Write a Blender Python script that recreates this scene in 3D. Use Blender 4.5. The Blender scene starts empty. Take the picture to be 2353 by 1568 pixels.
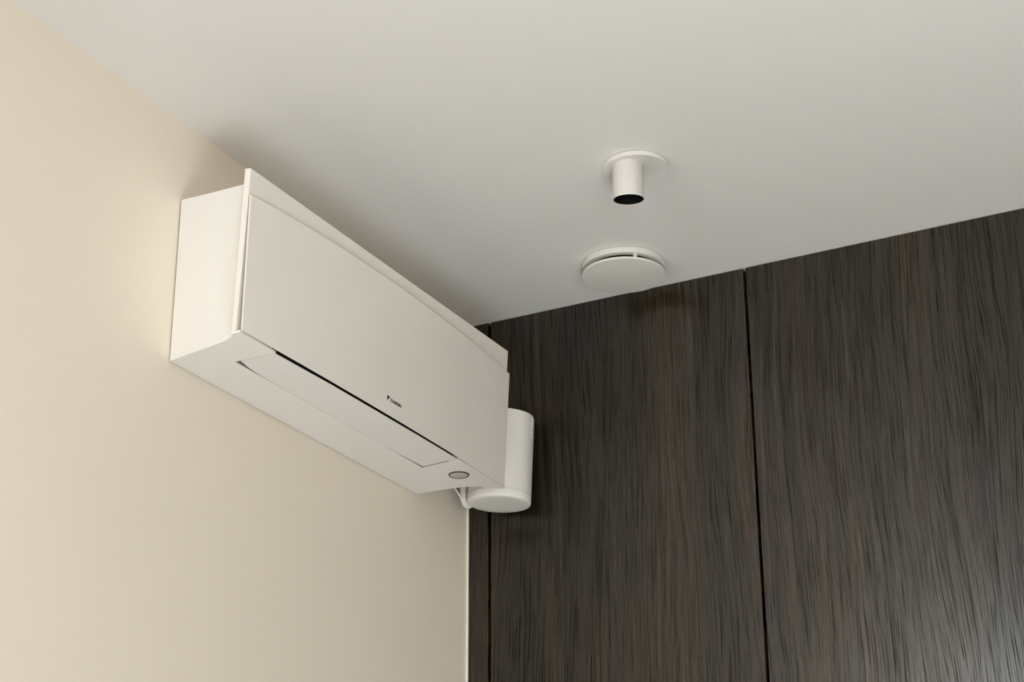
import bpy, bmesh, math, random
from mathutils import Vector, Matrix

scene = bpy.context.scene
col = scene.collection
H = 2.60                      # ceiling height; all z below are written as depth under the ceiling and lifted by H
RX, RY = 4.2, -3.85            # far walls of the room

# ------------------------------------------------------------------ camera
cd = bpy.data.cameras.new('camera'); cam = bpy.data.objects.new('camera', cd); col.objects.link(cam)
cd.sensor_fit = 'HORIZONTAL'; cd.sensor_width = 36.0
cd.lens = 4263.88 / 2353 * 36.0
cd.clip_start = 0.05; cd.clip_end = 60
right = Vector((0.88454942, 0.46642638, -0.0043297))
down = Vector((-0.18470772, 0.34173331, -0.92146698))
fwd = Vector((-0.42831691, 0.81588282, 0.38843255))
m = Matrix((right, -down, -fwd)).transposed().to_4x4()
m.translation = Vector((1.83994661, -3.29690073, H - 1.62544373))
cam.matrix_world = m
scene.camera = cam

# ------------------------------------------------------------------ world, daylight, exposure
w = bpy.data.worlds.new('daylight_sky'); scene.world = w; w.use_nodes = True
bg = w.node_tree.nodes['Background']
bg.inputs['Color'].default_value = (0.80, 0.90, 1.0, 1); bg.inputs['Strength'].default_value = 0.6
# daylight entering through the window in the wall opposite the wood doors
WINDOWS = [(0.03, 0.80, 1.55, 2.590), (2.30, 3.80, 0.45, 1.60)]     # two windows: x from - to, z from - to
for x0, x1, z0, z1 in WINDOWS:
    ld = bpy.data.lights.new('window_daylight', 'AREA'); ld.shape = 'RECTANGLE'
    ld.size = x1 - x0 - 0.06; ld.size_y = z1 - z0 - 0.06
    ld.energy = 26.0 * ld.size * ld.size_y; ld.color = (0.93, 0.98, 1.0)
    lo = bpy.data.objects.new('window_daylight', ld); col.objects.link(lo)
    lo.location = ((x0 + x1) / 2, RY - 0.13, (z0 + z1) / 2)
    lo.rotation_euler = (math.radians(90), 0, 0)      # shines towards +y, into the room
sd = bpy.data.lights.new('sun', 'SUN'); sd.energy = 82; sd.angle = math.radians(0.6); sd.color = (0.93, 0.98, 1.0)
so = bpy.data.objects.new('sun', sd); col.objects.link(so); so.location = (1, -8, 6)
so.rotation_euler = Vector((-0.70, 1.0, -0.70)).to_track_quat('-Z', 'Y').to_euler()   # falls through the window onto the floor
vs = scene.view_settings
vs.view_transform = 'Standard'; vs.look = 'None'; vs.gamma = 1.0; vs.use_curve_mapping = False
vs.exposure = 0.10
scene.cycles.use_denoising = True
scene.cycles.max_bounces = 12; scene.cycles.diffuse_bounces = 8

# ------------------------------------------------------------------ materials
def mat(name, color, rough=0.5, spec=0.5, metal=0.0, var=0.02, scale=30.0, bump=0.0, bscale=400.0):
    M = bpy.data.materials.new(name); M.use_nodes = True
    nt = M.node_tree; N = nt.nodes; L = nt.links
    b = N['Principled BSDF']
    b.inputs['Roughness'].default_value = rough
    b.inputs['Metallic'].default_value = metal
    b.inputs['Specular IOR Level'].default_value = spec
    tc = N.new('ShaderNodeTexCoord')
    n = N.new('ShaderNodeTexNoise'); n.inputs['Scale'].default_value = scale; n.inputs['Detail'].default_value = 4
    L.new(tc.outputs['Object'], n.inputs['Vector'])
    mx = N.new('ShaderNodeMix'); mx.data_type = 'RGBA'
    mx.inputs['A'].default_value = tuple(c * (1 - var) for c in color) + (1,)
    mx.inputs['B'].default_value = tuple(min(1, c * (1 + var)) for c in color) + (1,)
    L.new(n.outputs['Fac'], mx.inputs['Factor']); L.new(mx.outputs['Result'], b.inputs['Base Color'])
    if bump:
        n2 = N.new('ShaderNodeTexNoise'); n2.inputs['Scale'].default_value = bscale; n2.inputs['Detail'].default_value = 3
        L.new(tc.outputs['Object'], n2.inputs['Vector'])
        bp = N.new('ShaderNodeBump'); bp.inputs['Strength'].default_value = bump; bp.inputs['Distance'].default_value = 0.001
        L.new(n2.outputs['Fac'], bp.inputs['Height']); L.new(bp.outputs['Normal'], b.inputs['Normal'])
    return M

def wood_mat(name, dark, mid, light, rough=0.40, spec=0.5):
    M = bpy.data.materials.new(name); M.use_nodes = True
    nt = M.node_tree; N = nt.nodes; L = nt.links
    b = N['Principled BSDF']
    tc = N.new('ShaderNodeTexCoord'); oi = N.new('ShaderNodeObjectInfo')
    def mth(op, a=None, bb=None, va=None, vb=None):
        q = N.new('ShaderNodeMath'); q.operation = op
        if a is not None: L.new(a, q.inputs[0])
        if bb is not None: L.new(bb, q.inputs[1])
        if va is not None: q.inputs[0].default_value = va
        if vb is not None: q.inputs[1].default_value = vb
        return q.outputs[0]
    sx = N.new('ShaderNodeSeparateXYZ'); L.new(tc.outputs['Object'], sx.inputs[0])
    off = mth('MULTIPLY', oi.outputs['Random'], vb=37.0)
    z = mth('ADD', sx.outputs['Z'], off)
    def comb(xs, x, zs):
        c = N.new('ShaderNodeCombineXYZ')
        L.new(mth('MULTIPLY', x, vb=xs), c.inputs[0]); L.new(mth('MULTIPLY', z, vb=zs), c.inputs[2])
        L.new(off, c.inputs[1])
        return c.outputs[0]
    def noise(v, detail=2.0, r=0.5):
        n = N.new('ShaderNodeTexNoise'); n.inputs['Scale'].default_value = 1; n.inputs['Detail'].default_value = detail
        n.inputs['Roughness'].default_value = r
        L.new(v, n.inputs['Vector']); return n.outputs['Fac']
    def ramp(f, p0, p1):
        r = N.new('ShaderNodeMapRange'); r.inputs['From Min'].default_value = p0; r.inputs['From Max'].default_value = p1
        L.new(f, r.inputs['Value']); return r.outputs['Result']
    # slow sideways drift of the grain (cathedral figure)
    warp = mth('MULTIPLY', mth('SUBTRACT', noise(comb(5.0, sx.outputs['X'], 1.1), 1.5), vb=0.5), vb=0.085)
    warp2 = mth('MULTIPLY', mth('SUBTRACT', noise(comb(30.0, sx.outputs['X'], 5.0), 1.0), vb=0.5), vb=0.008)
    x = mth('ADD', mth('ADD', sx.outputs['X'], warp), warp2)
    broad = noise(comb(8.0, x, 0.35), 2.0)
    streak = noise(comb(60.0, x, 0.9), 3.0, 0.6)
    fine = noise(comb(330.0, x, 2.5), 2.0, 0.55)
    pore = noise(comb(600.0, x, 9.0), 2.0, 0.6)
    g1 = ramp(fine, 0.34, 0.66); g2 = ramp(streak, 0.30, 0.70); g3 = ramp(broad, 0.30, 0.70); g4 = ramp(pore, 0.36, 0.50)
    t = mth('ADD', mth('MULTIPLY', g1, vb=0.40), mth('ADD', mth('MULTIPLY', g2, vb=0.32), mth('MULTIPLY', g3, vb=0.28)))
    cr = N.new('ShaderNodeValToRGB'); e = cr.color_ramp.elements
    e[0].position = 0.18; e[0].color = (*dark, 1); e[1].position = 0.82; e[1].color = (*light, 1)
    q = e.new(0.5); q.color = (*mid, 1)
    L.new(t, cr.inputs[0])
    mp = N.new('ShaderNodeMix'); mp.data_type = 'RGBA'; mp.blend_type = 'MULTIPLY'
    mp.inputs['B'].default_value = (0.58, 0.56, 0.52, 1)
    porous = mth('SUBTRACT', None, g4, va=1.0)
    L.new(porous, mp.inputs['Factor']); L.new(cr.outputs[0], mp.inputs['A'])
    L.new(mp.outputs['Result'], b.inputs['Base Color'])
    hgt = mth('ADD', mth('MULTIPLY', g1, vb=0.35), mth('MULTIPLY', g4, vb=0.65))
    bp = N.new('ShaderNodeBump'); bp.inputs['Strength'].default_value = 0.035; bp.inputs['Distance'].default_value = 0.0005
    L.new(hgt, bp.inputs['Height']); L.new(bp.outputs['Normal'], b.inputs['Normal'])
    # the open pores are matt, the lacquered ridges between them have a soft sheen
    rr = mth('ADD', mth('MULTIPLY', porous, vb=0.12), vb=rough)
    L.new(rr, b.inputs['Roughness'])
    sp_ = mth('MULTIPLY', mth('ADD', mth('MULTIPLY', g4, vb=0.75), vb=0.25), vb=spec)
    L.new(sp_, b.inputs['Specular IOR Level'])
    # fibres run upright, so the sheen is drawn out sideways
    b.inputs['Anisotropic'].default_value = 0.1
    tg = N.new('ShaderNodeCombineXYZ'); tg.inputs[0].default_value = 1.0
    L.new(tg.outputs[0], b.inputs['Tangent'])
    return M

M_wall = mat('beige_wall_paint', (0.82, 0.752, 0.648), 0.6, 0.3, var=0.008, scale=4, bump=0.04, bscale=260)
M_ceil = mat('white_ceiling_paint', (0.72, 0.71, 0.69), 0.7, 0.25, var=0.006, scale=4, bump=0.03, bscale=260)
M_far = mat('taupe_wall_paint', (0.44, 0.365, 0.27), 0.7, 0.25, var=0.01, scale=4)
M_right = mat('warm_beige_wall_paint', (0.64, 0.49, 0.33), 0.7, 0.25, var=0.01, scale=4)
M_floor = mat('pale_stone_floor', (0.54, 0.545, 0.55), 0.5, 0.4, var=0.05, scale=6)
M_wood = wood_mat('dark_stained_oak', (0.0050, 0.0036, 0.0021), (0.0160, 0.0114, 0.0062), (0.042, 0.0290, 0.0155), 0.215, 0.74)
M_back = mat('black_gap_lining', (0.006, 0.006, 0.006), 0.8, 0.2)
M_white = mat('white_satin_plastic', (0.84, 0.825, 0.80), 0.38, 0.45, var=0.006, scale=8)
M_sheet = mat('white_gloss_panel', (0.84, 0.805, 0.76), 0.30, 0.5, var=0.005, scale=8)
M_flap = mat('white_flap_plastic', (0.80, 0.785, 0.765), 0.45, 0.4, var=0.006, scale=8)
M_metal = mat('white_lacquered_metal', (0.71, 0.695, 0.66), 0.42, 0.45, var=0.006, scale=20)
M_dark = mat('black_plastic_and_shade', (0.012, 0.011, 0.010), 0.6, 0.3)  # also paints the shade in the outlet gaps and the vent opening
M_grey = mat('grey_louvre_plastic', (0.22, 0.21, 0.20), 0.5, 0.4)
M_ink = mat('dark_brown_print', (0.060, 0.048, 0.036), 0.5, 0.4)
M_lens = mat('silver_sensor_lens', (0.50, 0.485, 0.49), 0.22, 0.6)
M_ring = mat('dark_grey_ring', (0.055, 0.050, 0.045), 0.4, 0.5)
M_spk = mat('white_speaker_grille', (0.78, 0.765, 0.73), 0.55, 0.4, var=0.04, scale=900, bump=0.25, bscale=1500)
M_spkb = mat('white_speaker_shell', (0.80, 0.785, 0.755), 0.45, 0.4)
M_mark = mat('bright_white_print', (0.95, 0.94, 0.92), 0.25, 0.6)
M_tube = mat('white_tube_lacquer', (0.63, 0.615, 0.585), 0.42, 0.45, var=0.006, scale=20)
M_reflect = mat('dark_reflector', (0.02, 0.021, 0.019), 0.28, 0.6, metal=0.6)
M_bead = mat('white_sealant', (0.86, 0.84, 0.80), 0.5, 0.4)
M_frame = mat('anthracite_window_frame', (0.10, 0.10, 0.10), 0.45, 0.4)
M_glass = bpy.data.materials.new('window_glass'); M_glass.use_nodes = True
_n = M_glass.node_tree.nodes; _l = M_glass.node_tree.links
_t = _n.new('ShaderNodeBsdfTransparent'); _g = _n.new('ShaderNodeBsdfGlossy'); _g.inputs['Roughness'].default_value = 0.02
_m = _n.new('ShaderNodeMixShader'); _m.inputs[0].default_value = 0.06
_l.new(_t.outputs[0], _m.inputs[1]); _l.new(_g.outputs[0], _m.inputs[2]); _l.new(_m.outputs[0], _n['Material Output'].inputs[0])

# ------------------------------------------------------------------ helpers
def up(p): return Vector((p[0], p[1], p[2] + H))      # depth below ceiling -> world

def link(name, bm, material, parent=None, base=None, smooth=False, bevel=0.0, seg=2, angle=30):
    """one mesh object; vertices are given in world space, the origin is put at base"""
    if base is None:
        base = parent.matrix_world.translation.copy() if parent else Vector((0, 0, 0))
    me = bpy.data.meshes.new(name)
    bmesh.ops.recalc_face_normals(bm, faces=bm.faces)
    for v in bm.verts: v.co -= base
    bm.to_mesh(me); bm.free()
    for p in me.polygons: p.use_smooth = smooth
    o = bpy.data.objects.new(name, me); col.objects.link(o)
    me.materials.append(material)
    if bevel:
        md = o.modifiers.new('bevel', 'BEVEL'); md.width = bevel; md.segments = seg
        md.limit_method = 'ANGLE'; md.angle_limit = math.radians(angle)
    if smooth:
        try:
            with bpy.context.temp_override(object=o, active_object=o, selected_objects=[o], selected_editable_objects=[o]):
                bpy.ops.object.shade_smooth_by_angle(angle=math.radians(35))
        except Exception:
            pass
    if parent:
        o.parent = parent
        o.location = base - parent.matrix_world.translation
    else:
        o.location = base
    o.matrix_world.translation = base
    return o

def thing(name, label, cat, base, group=None):
    o = bpy.data.objects.new(name, None); o.empty_display_size = 0.05
    col.objects.link(o); o.location = base; o.matrix_world = Matrix.Translation(base)
    o['label'] = label; o['category'] = cat
    if group: o['group'] = group
    return o

def box(bm, x0, x1, y0, y1, z0, z1):
    vs = [bm.verts.new(up((x, y, z))) for x in (x0, x1) for y in (y0, y1) for z in (z0, z1)]
    for f in ((0, 1, 3, 2), (4, 6, 7, 5), (0, 4, 5, 1), (2, 3, 7, 6), (0, 2, 6, 4), (1, 5, 7, 3)):
        bm.faces.new([vs[i] for i in f])
    return bm

def prism(bm, a, b):
    """two matching rings of points -> closed solid"""
    A = [bm.verts.new(up(p)) for p in a]; B = [bm.verts.new(up(p)) for p in b]
    n = len(A)
    bm.faces.new(A); bm.faces.new(B[::-1])
    for i in range(n):
        j = (i + 1) % n
        bm.faces.new((A[i], B[i], B[j], A[j]))
    return bm

def lathe(bm, profile, c, seg=96, M=None):
    """profile: (radius, height) list turned round the vertical axis through c (depth coordinates); closed if ends have r=0"""
    rings = []
    for r, h in profile:
        if r < 1e-6:
            p = Vector((0, 0, h)); p = M @ p if M else p
            rings.append([bm.verts.new(up(c) + p)])
        else:
            ring = []
            for i in range(seg):
                a = 2 * math.pi * i / seg
                p = Vector((r * math.cos(a), r * math.sin(a), h)); p = M @ p if M else p
                ring.append(bm.verts.new(up(c) + p))
            rings.append(ring)
    for k in range(len(rings) - 1):
        A, B = rings[k], rings[k + 1]
        for i in range(seg):
            j = (i + 1) % seg
            if len(A) == 1 and len(B) == 1: continue
            if len(A) == 1: bm.faces.new((A[0], B[j], B[i]))
            elif len(B) == 1: bm.faces.new((A[i], A[j], B[0]))
            else: bm.faces.new((A[i], A[j], B[j], B[i]))
    return bm

def tube_along(bm, pts, r, seg=10):
    pts = [up(p) for p in pts]; prev = None
    for k, p in enumerate(pts):
        t = (pts[min(k + 1, len(pts) - 1)] - pts[max(k - 1, 0)]).normalized()
        a = t.cross(Vector((0.3, 0.2, 1))).normalized(); b = t.cross(a)
        ring = [bm.verts.new(p + r * (math.cos(2 * math.pi * i / seg) * a + math.sin(2 * math.pi * i / seg) * b)) for i in range(seg)]
        if prev:
            for i in range(seg): bm.faces.new((prev[i], prev[(i + 1) % seg], ring[(i + 1) % seg], ring[i]))
        else: bm.faces.new(ring)
        prev = ring
    bm.faces.new(prev)
    return bm

def text_mesh(name, s, size, extrude, material, parent, matrix, bold=0.0, spacing=1.0, width=None):
    cu = bpy.data.curves.new(name, 'FONT'); cu.body = s; cu.size = size; cu.extrude = extrude; cu.offset = bold
    cu.space_character = spacing; cu.resolution_u = 3
    t = bpy.data.objects.new(name + '_curve', cu); col.objects.link(t)
    dg = bpy.context.evaluated_depsgraph_get()
    me = bpy.data.meshes.new_from_object(t.evaluated_get(dg)); me.name = name
    bpy.data.objects.remove(t); bpy.data.curves.remove(cu)
    xs = [v.co.x for v in me.vertices]; x0, x1 = min(xs), max(xs)
    k = width / (x1 - x0) if width else 1.0
    for v in me.vertices: v.co.x = (v.co.x - x0) * k
    base = parent.matrix_world.translation
    for v in me.vertices: v.co = (matrix @ v.co) - base
    o = bpy.data.objects.new(name, me); col.objects.link(o); o.parent = parent
    me.materials.clear(); me.materials.append(material)
    return o

def structure(o): o['kind'] = 'structure'; return o

# ------------------------------------------------------------------ room shell
T = 0.12
structure(link('floor', box(bmesh.new(), -T, RX + T, RY - T, 0.7, -H - T, -H), M_floor))
structure(link('ceiling', box(bmesh.new(), -T, RX + T, RY - T, 0.7, 0, T), M_ceil))
structure(link('wall_left', box(bmesh.new(), -T, 0, RY - T, 0.7, -H, 0), M_wall))
structure(link('wall_right', box(bmesh.new(), RX, RX + T, RY - T, 0.7, -H, 0), M_right))
bm = bmesh.new()
cuts = [0.0] + [v for w_ in WINDOWS for v in w_[:2]] + [RX]
for k in range(0, len(cuts), 2): box(bm, cuts[k], cuts[k + 1], RY - T, RY, -H, 0)
for x0, x1, z0, z1 in WINDOWS:
    box(bm, x0, x1, RY - T, RY, z1 - H, 0); box(bm, x0, x1, RY - T, RY, -H, z0 - H)
structure(link('wall_front', bm, M_far))
# windows in the wall behind the photographer
for k, (X0, X1, WZ0, WZ1) in enumerate(WINDOWS):
    base = Vector(((X0 + X1) / 2, RY - 0.10, WZ0))
    bm = bmesh.new()
    for x0, x1, z0, z1 in ((X0, X0 + .03, WZ0, WZ1), (X1 - .03, X1, WZ0, WZ1), (X0 + .03, X1 - .03, WZ0, WZ0 + .03), (X0 + .03, X1 - .03, WZ1 - .03, WZ1)):
        box(bm, x0, x1, RY - .115, RY - .075, z0 - H, z1 - H)
    win = structure(link('window_%d' % (k + 1), bm, M_frame, base=base))
    link('window_pane', box(bmesh.new(), X0 + .03, X1 - .03, RY - .10, RY - .094, WZ0 + .03 - H, WZ1 - .03 - H), M_glass, win)

# dark oak panelling: every panel is a piece of the back wall
back = structure(link('wall_back', box(bmesh.new(), 0.004, RX, 0.022, 0.10, -H, -0.0005), M_back))
edges = [(0.0042, 0.0500), (0.0562, 0.6475), (0.6535, 1.2450), (1.2510, 1.8425), (1.8485, 2.44), (2.446, 3.0375), (3.0435, 3.635), (3.641, RX - .004)]
for i, (a, b) in enumerate(edges):
    y0 = 0.0 if i != 1 else 0.0005
    link('wood_panel', box(bmesh.new(), a, b, y0, 0.0215, -H + 0.002, -0.0012), M_wood, back,
         base=Vector(((a + b) / 2, 0.01, 1.3)), bevel=0.0008, seg=1)
# thin white sealant bead where the painted wall meets the panelling
structure(link('trim_1', box(bmesh.new(), 0.0003, 0.0040, -0.0035, 0.02, -H + .001, -0.0008), M_bead, bevel=0.0008))

# ------------------------------------------------------------------ air conditioner on the left wall
ZB = -0.4525
ac = thing('air_conditioner', 'white wall-mounted air conditioner with flat front panel high on the beige wall', 'air conditioner', up((0.002, -0.62, ZB)))
# casing: (x, y left, y right, z top) stations from the wall forward, bottom with a recess for the outlet
YC0, YC1 = -0.9735, -0.3565
st = [(0.002, -1.0250, -0.2215, -0.1535, 0), (0.005, -1.0285, -0.2185, -0.1515, 0), (0.035, -1.0345, -0.2185, -0.1563, 0), (0.0678, -1.0410, -0.2183, -0.1610, 0),
      (0.0975, -1.0470, -0.2160, -0.1652, 0), (0.0976, -1.0470, -0.2160, -0.1652, 1), (0.120, -1.0515, -0.2110, -0.1684, 1), (0.134, -1.0543, -0.2058, -0.1702, 1),
      (0.144, -1.0563, -0.1980, -0.1716, 1), (0.152, -1.0579, -0.1890, -0.1727, 1), (0.1620, -1.0600, -0.1760, -0.1740, 1)]
lift = {0.134: 0.0004, 0.144: 0.0018, 0.152: 0.0045, 0.1620: 0.0105}      # the lower corner rounds up towards the front
bm = bmesh.new(); prev = None
for x, yl, yr, zt, rec in st:
    zr = ZB + 0.030 if rec else ZB
    zb = ZB if x > 0.003 else ZB + 0.003
    if not rec: zr = zb
    ring = [bm.verts.new(up(p)) for p in ((x, yl, zt), (x, yr, zt), (x, yr, zb), (x, YC1, zb), (x, YC1, zr), (x, YC0, zr), (x, YC0, zb), (x, yl, zb + lift.get(x, 0.0)))]
    if prev:
        for i in range(8):
            bm.faces.new((prev[i], prev[(i + 1) % 8], ring[(i + 1) % 8], ring[i]))
    else: bm.faces.new(ring)
    prev = ring
bm.faces.new(prev[::-1])
bmesh.ops.dissolve_degenerate(bm, edges=bm.edges, dist=1e-5)
bmesh.ops.remove_doubles(bm, verts=bm.verts, dist=1e-5)
casing = link('casing', bm, M_white, ac, smooth=True)
# back plate of the front: leans forward at its top
pf = [(0.1830, -1.0745, -0.1556), (0.1830, -0.1580, -0.1520), (0.1712, -0.1665, -0.4490), (0.1712, -1.0745, -0.4490)]
pb = [(0.1710, -1.0745, -0.1538), (0.1710, -0.1580, -0.1504), (0.1622, -0.1690, -0.4490), (0.1622, -1.0745, -0.4490)]
link('front_plate', prism(bmesh.new(), pf, pb), M_sheet, ac, bevel=0.0008, seg=1)
# lower lip that joins casing bottom and plate left and right of the outlet
for lip in ([(0.0985, YC0 - .0006), (0.1625, -1.0742), (0.1800, -1.0742), (0.1800, YC0)],
            [(0.1030, -0.3570), (0.1615, -0.3640), (0.1830, -0.3665), (0.1800, -0.1680), (0.1615, -0.1765), (0.1354, -0.2062)]):
    a = [(x, y, ZB - 0.0003) for x, y in lip]; b = [(x, y, ZB + 0.0034) for x, y in lip]
    link('lower_lip', prism(bmesh.new(), a, b), M_white, ac)
# raised sheet in front of the plate, standing off at the bottom
def bow(y): t = (y + 1.0752) / 0.9; t = min(1, max(0, t)); return 4 * t * (1 - t)
NS = 28; bm = bmesh.new(); cols = []
for i in range(NS + 1):
    t = i / NS
    yb_, yt_ = -1.0752 + t * (1.0752 - 0.1790), -1.0748 + t * (1.0748 - 0.1610)
    q = 4 * t * (1 - t)
    bf = (0.1845 + 0.0068 * q, yb_, -0.4513 - 0.0012 * t); tf = (0.1875 + 0.0068 * q, yt_, -0.2077 + 0.0155 * q + 0.0035 * t)
    e = 0.0004 if i == 0 else (-0.0004 if i == NS else 0)
    bb_ = (bf[0] - 0.0030, bf[1] + e, bf[2] + 0.0012); tb_ = (tf[0] - 0.0040, tf[1] + e, tf[2] + 0.0040)
    cols.append([bm.verts.new(up(p)) for p in (bf, tf, tb_, bb_)])
for A, B in zip(cols, cols[1:]):
    for k in range(4): bm.faces.new((A[k], A[(k + 1) % 4], B[(k + 1) % 4], B[k]))
bm.faces.new(cols[0]); bm.faces.new(cols[-1][::-1])
sheet = link('front_panel', bm, M_sheet, ac, smooth=True)
for y in (-0.95, -0.30):
    link('panel_hinge', box(bmesh.new(), 0.1795, 0.1850, y - .02, y + .02, -0.235, -0.220), M_white, ac)
# outlet: black lining, black strips for painted slot shade, louvre ledges behind the flap
bm = bmesh.new()
box(bm, 0.0985, 0.1705, YC0 + .0005, YC1 - .0005, ZB + 0.0255, ZB + 0.0295)
box(bm, 0.1716, 0.1726, YC0 + .0005, YC1 - .0090, ZB + 0.0036, ZB + 0.060)  # black strip on the plate paints shade into the slot
box(bm, 0.1618, 0.1726, YC0 + .0005, YC1 - .0080, ZB + 0.0018, ZB + 0.0034)  # black sliver paints the gap's shade under the white plate edge
link('air_outlet', bm, M_dark, ac)
for k, (xx, zz) in enumerate(((0.0990, 0.0010), (0.1022, 0.0040), (0.1052, 0.0075))):
    link('louvre', box(bmesh.new(), xx - 0.0012, xx + 0.0010, YC0 + .001, YC1 - .001, ZB + zz, ZB + zz + 0.012), M_grey, ac)
bm = bmesh.new(); pl = [(0.0980, -0.3566), (0.1616, -0.3566), (0.1616, -0.3644), (0.0980, -0.3576)]
prism(bm, [(x, y, ZB + .0003) for x, y in pl], [(x, y, ZB + .024) for x, y in pl])
link('outlet_end_shade', bm, M_dark, ac)  # filler coloured black so the gap beside the flap looks shaded
# flap: its rear edge stands a little open at the left end
fl = [(0.1085, YC0 + .0020), (0.1768, YC0 + .0012), (0.1789, -0.8946), (0.1814, -0.8101), (0.1824, -0.669), (0.1829, -0.5173), (0.1822, -0.3735), (0.1800, -0.3698), (0.1030, -0.3606), (0.0985, -0.50), (0.0985, -0.70), (0.0990, -0.8655), (0.1004, -0.9012), (0.1028, -0.9398)]
a = [(x, y, ZB - 0.0002) for x, y in fl]; b = [(x, y, ZB + 0.0014) for x, y in fl]
link('flap', prism(bmesh.new(), a, b), M_flap, ac)
# round sensor right of the flap
c = (0.1405, -0.2862, ZB)
ring = link('sensor_ring', lathe(bmesh.new(), [(0.0176, 0.001), (0.0178, -0.0024), (0.0194, -0.0026), (0.0206, -0.0014), (0.0209, 0.001)], c, 64), M_ring, ac, smooth=True)
lens = link('sensor_lens', lathe(bmesh.new(), [(0, -0.0034), (0.012, -0.0032), (0.0160, -0.0028), (0.0178, -0.0020), (0.0178, 0.001), (0, 0.001)], c, 64), M_lens, ring, smooth=True)
lens['label'] = 'silver round sensor lens in a dark ring'
bm = bmesh.new()
tube_along(bm, [(0.0985, -0.3085, ZB - .0001), (0.1010, -0.3020, ZB - .0001), (0.1015, -0.2950, ZB - .0001), (0.1005, -0.2890, ZB - .0001)], 0.0005, 6)
link('embossed_mark', bm, M_flap, ac)
# printed name and triangle on the front panel
def on_sheet(y, z): return Vector((0.1845 + (z + 0.4530) / 0.2465 * 0.0030 + 0.0068 * bow(y) + 0.00035, y, z))
n0 = on_sheet(0, -.42); n1 = on_sheet(0, -.41)
upv = (n1 - n0).normalized(); rt = Vector((0, 1, 0)); nn = rt.cross(upv)
def textmat(y, z):
    o = up(on_sheet(y, z)); return Matrix(((rt.x, upv.x, nn.x, o.x), (rt.y, upv.y, nn.y, o.y), (rt.z, upv.z, nn.z, o.z), (0, 0, 0, 1)))
lg = text_mesh('brand_lettering', 'DAIKIN', 0.0080, 0.00012, M_ink, sheet, textmat(-0.6300, -0.4244), bold=0.00032, width=0.0370)
lg['label'] = 'dark printed lettering on the front panel'
bm = bmesh.new()
for tri in ([(-0.6308, -0.4112), (-0.6294, -0.4113), (-0.6309, -0.4165)], [(-0.6288, -0.4113), (-0.6215, -0.4122), (-0.6310, -0.4208), (-0.6309, -0.4178)]):
    q = [on_sheet(y - 0.0108, z - 0.0048) for y, z in tri]
    prism(bm, [p + Vector((0.00012, 0, 0)) for p in q], [p - Vector((0.0002, 0, 0)) for p in q])
link('brand_triangle', bm, M_ink, sheet)

# ------------------------------------------------------------------ loudspeaker in the corner behind the unit
sc_ = Vector((0.118, -0.0781, -0.4521)); SR = 0.0660; SH = 0.190
sp = thing('loudspeaker', 'white cylindrical loudspeaker in the corner behind the air conditioner', 'loudspeaker', up(sc_))
TM = Matrix.Rotation(math.radians(3.2), 3, 'Y') @ Matrix.Rotation(math.radians(0.5), 3, 'X')
link('base_cap', lathe(bmesh.new(), [(0, 0), (0.05, 0.0), (0.0635, 0.0004), (0.0652, 0.0016), (SR, 0.0035), (SR, 0.0175), (0.060, 0.0178), (0, 0.0178)], sc_, 96, TM), M_spkb, sp, smooth=True)
link('seam', lathe(bmesh.new(), [(0, 0.0177), (0.0642, 0.0172), (0.0642, 0.0192), (0, 0.0192)], sc_, 96, TM), M_flap, sp, smooth=True)
grille = link('grille', lathe(bmesh.new(), [(0, 0.0190), (SR, 0.0190), (SR, SH - .005), (SR - .0015, SH - .001), (SR - .004, SH), (0.058, SH + .0005), (0, SH - .002)], sc_, 96, TM), M_spk, sp, smooth=True)
bm = bmesh.new(); lathe(bm, [(0, -0.0004), (0.0022, -0.0004), (0.0022, 0.0006), (0, 0.0006)], sc_ + Vector((0.004, 0.006, 0)), 16, TM)
link('base_mark', bm, M_flap, sp)
# vertical lettering on the side that faces away from the wall
ang = math.radians(7.0)
o0 = TM @ Vector(((SR + .0002) * math.cos(ang), (SR + .0002) * math.sin(ang), SH - 0.0105))
vy = TM @ Vector((-math.sin(ang), math.cos(ang), 0)); vn = TM @ Vector((math.cos(ang), math.sin(ang), 0)); vz = TM @ Vector((0, 0, 1))
ex, ey = -vz, vy                  # letters run downwards
o1 = up(sc_) + o0 - ey * 0.003
tm = Matrix(((ex.x, ey.x, vn.x, o1.x), (ex.y, ey.y, vn.y, o1.y), (ex.z, ey.z, vn.z, o1.z), (0, 0, 0, 1)))
st_ = text_mesh('brand_lettering', 'SONOS', 0.0085, 0.0004, M_mark, grille, tm, bold=0.00012, spacing=1.25, width=0.0395)
st_['label'] = 'bright white vertical lettering'
d0 = sc_ + (TM @ Vector(((SR + .0001) * math.cos(ang), (SR + .0001) * math.sin(ang), SH - 0.0070)))
bm = bmesh.new(); bmesh.ops.create_icosphere(bm, subdivisions=2, radius=0.0011)
for v in bm.verts: v.co += up(d0)
link('status_light', bm, M_mark, grille, smooth=True)

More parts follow.
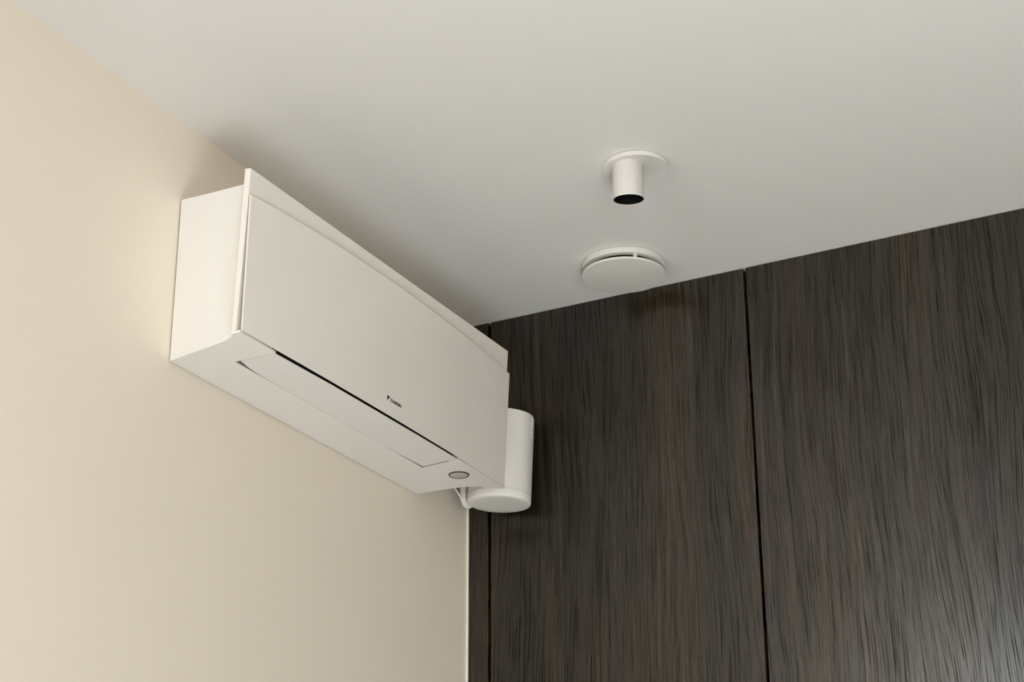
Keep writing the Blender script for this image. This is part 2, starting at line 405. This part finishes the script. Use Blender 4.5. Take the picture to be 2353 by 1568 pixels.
# wall bracket that carries the speaker
bk = thing('speaker_bracket', 'white rounded wall bracket holding the cylindrical loudspeaker', 'bracket', up((0.0, -0.075, -0.453)))
out = [(-0.1015, -0.300), (-0.0700, -0.300), (-0.0700, -0.4480), (-0.0800, -0.4480)]
out += [(-0.0800 - 0.0215 * math.sin(t), -0.4265 - 0.0215 * math.cos(t)) for t in [math.pi / 2 * k / 10 for k in range(1, 11)]]
a = [(0.0385, y, z) for y, z in out]; b = [(0.0505, y, z) for y, z in out]
link('back_plate', prism(bmesh.new(), a, b), M_spkb, bk, bevel=0.002, smooth=True)
link('wall_arm', box(bmesh.new(), 0.0008, 0.0390, -0.095, -0.058, -0.37, -0.31), M_spkb, bk, bevel=0.003)
ca = thing('speaker_cable', 'thin white cable curving from the speaker bracket up behind the air conditioner', 'cable', up((0.045, -0.104, -0.433)))
pts = []
P0, P1, P2, P3 = Vector((0.0430, -0.1030, -0.4330)), Vector((0.038, -0.112, -0.421)), Vector((0.026, -0.115, -0.408)), Vector((0.0040, -0.120, -0.355))
for k in range(13):
    t = k / 12; pts.append(tuple((1 - t) ** 3 * P0 + 3 * t * (1 - t) ** 2 * P1 + 3 * t * t * (1 - t) * P2 + t ** 3 * P3))
link('cord', tube_along(bmesh.new(), pts, 0.0021, 10), M_spkb, ca, smooth=True)
link('plug', tube_along(bmesh.new(), [pts[0], tuple(Vector(pts[0]) + (Vector(pts[1]) - Vector(pts[0])) * 0.5)], 0.0030, 12), M_spkb, ca, smooth=True)

# ------------------------------------------------------------------ ceiling spotlight
sc1 = (0.6374, -0.5119, 0.0)
sl = thing('ceiling_spotlight', 'white tube spotlight hanging from a round rosette on the ceiling', 'spotlight', up((0.6263, -0.5246, -0.080)))
link('rosette', lathe(bmesh.new(), [(0, -0.0006), (0.0585, -0.0006), (0.0595, -0.0015), (0.0595, -0.0094), (0.0588, -0.0100), (0.0570, -0.0100), (0.0540, -0.0094), (0, -0.0080)], sc1, 96), M_metal, sl, smooth=True)
tc_ = Vector((0.6263, -0.5246, -0.0745))
dirc = Vector((-0.404, 0.915, 0))
ax = dirc.cross(Vector((0, 0, 1))).normalized()
TT = Matrix.Rotation(math.radians(6.0), 3, ax)
# make sure the foot of the tube swings away from the room
if (TT @ Vector((0, 0, -1))).dot(dirc) < 0: TT = Matrix.Rotation(math.radians(-6.0), 3, ax)
link('tube', lathe(bmesh.new(), [(0.0276, 0.030), (0.0276, 0.0006), (0.0280, 0), (0.0284, 0.0006), (0.0284, 0.0690), (0.0274, 0.0700), (0, 0.0700)], tc_, 80, TT), M_tube, sl, smooth=True)
link('reflector', lathe(bmesh.new(), [(0.0275, 0.0012), (0.0268, 0.012), (0.0255, 0.032), (0, 0.034)], tc_, 80, TT), M_reflect, sl, smooth=True)
link('swivel_arm', box(bmesh.new(), 0.6490, 0.6560, -0.5250, -0.5210, -0.0170, -0.0080), M_metal, sl, bevel=0.001)

# ------------------------------------------------------------------ ceiling ventilation valve
vc = (0.4388, -0.1342, 0.0)
vv = thing('ceiling_vent', 'white round ventilation valve with a flat disc on the ceiling beside the wood panelling', 'vent', up((vc[0], vc[1], -0.028)))
link('mounting_ring', lathe(bmesh.new(), [(0.0700, -0.0006), (0.0845, -0.0006), (0.0855, -0.0015), (0.0855, -0.0122), (0.0848, -0.0130), (0.0710, -0.0130), (0.0700, -0.0120), (0.0700, -0.0006)], vc, 96), M_metal, vv, smooth=True)
link('duct_throat_shade', lathe(bmesh.new(), [(0, -0.0010), (0.0699, -0.0010), (0.0699, -0.0090), (0, -0.0090)], vc, 64), M_dark, vv)  # solid black disc stands in for the shade inside the duct
link('valve_disc', lathe(bmesh.new(), [(0, -0.0225), (0.083, -0.0225), (0.0848, -0.0228), (0.0855, -0.0240), (0.0855, -0.0265), (0.0848, -0.0278), (0.083, -0.0282), (0, -0.0282)], vc, 96), M_metal, vv, smooth=True)
for k in range(3):
    a_ = math.radians(-48 + 120 * k)
    px, py = vc[0] + 0.0770 * math.cos(a_), vc[1] + 0.0770 * math.sin(a_)
    link('spacer', lathe(bmesh.new(), [(0, -0.0128), (0.0042, -0.0128), (0.0042, -0.0226), (0, -0.0226)], (px, py, 0), 20), M_metal, vv, smooth=True)

bpy.context.view_layer.update()
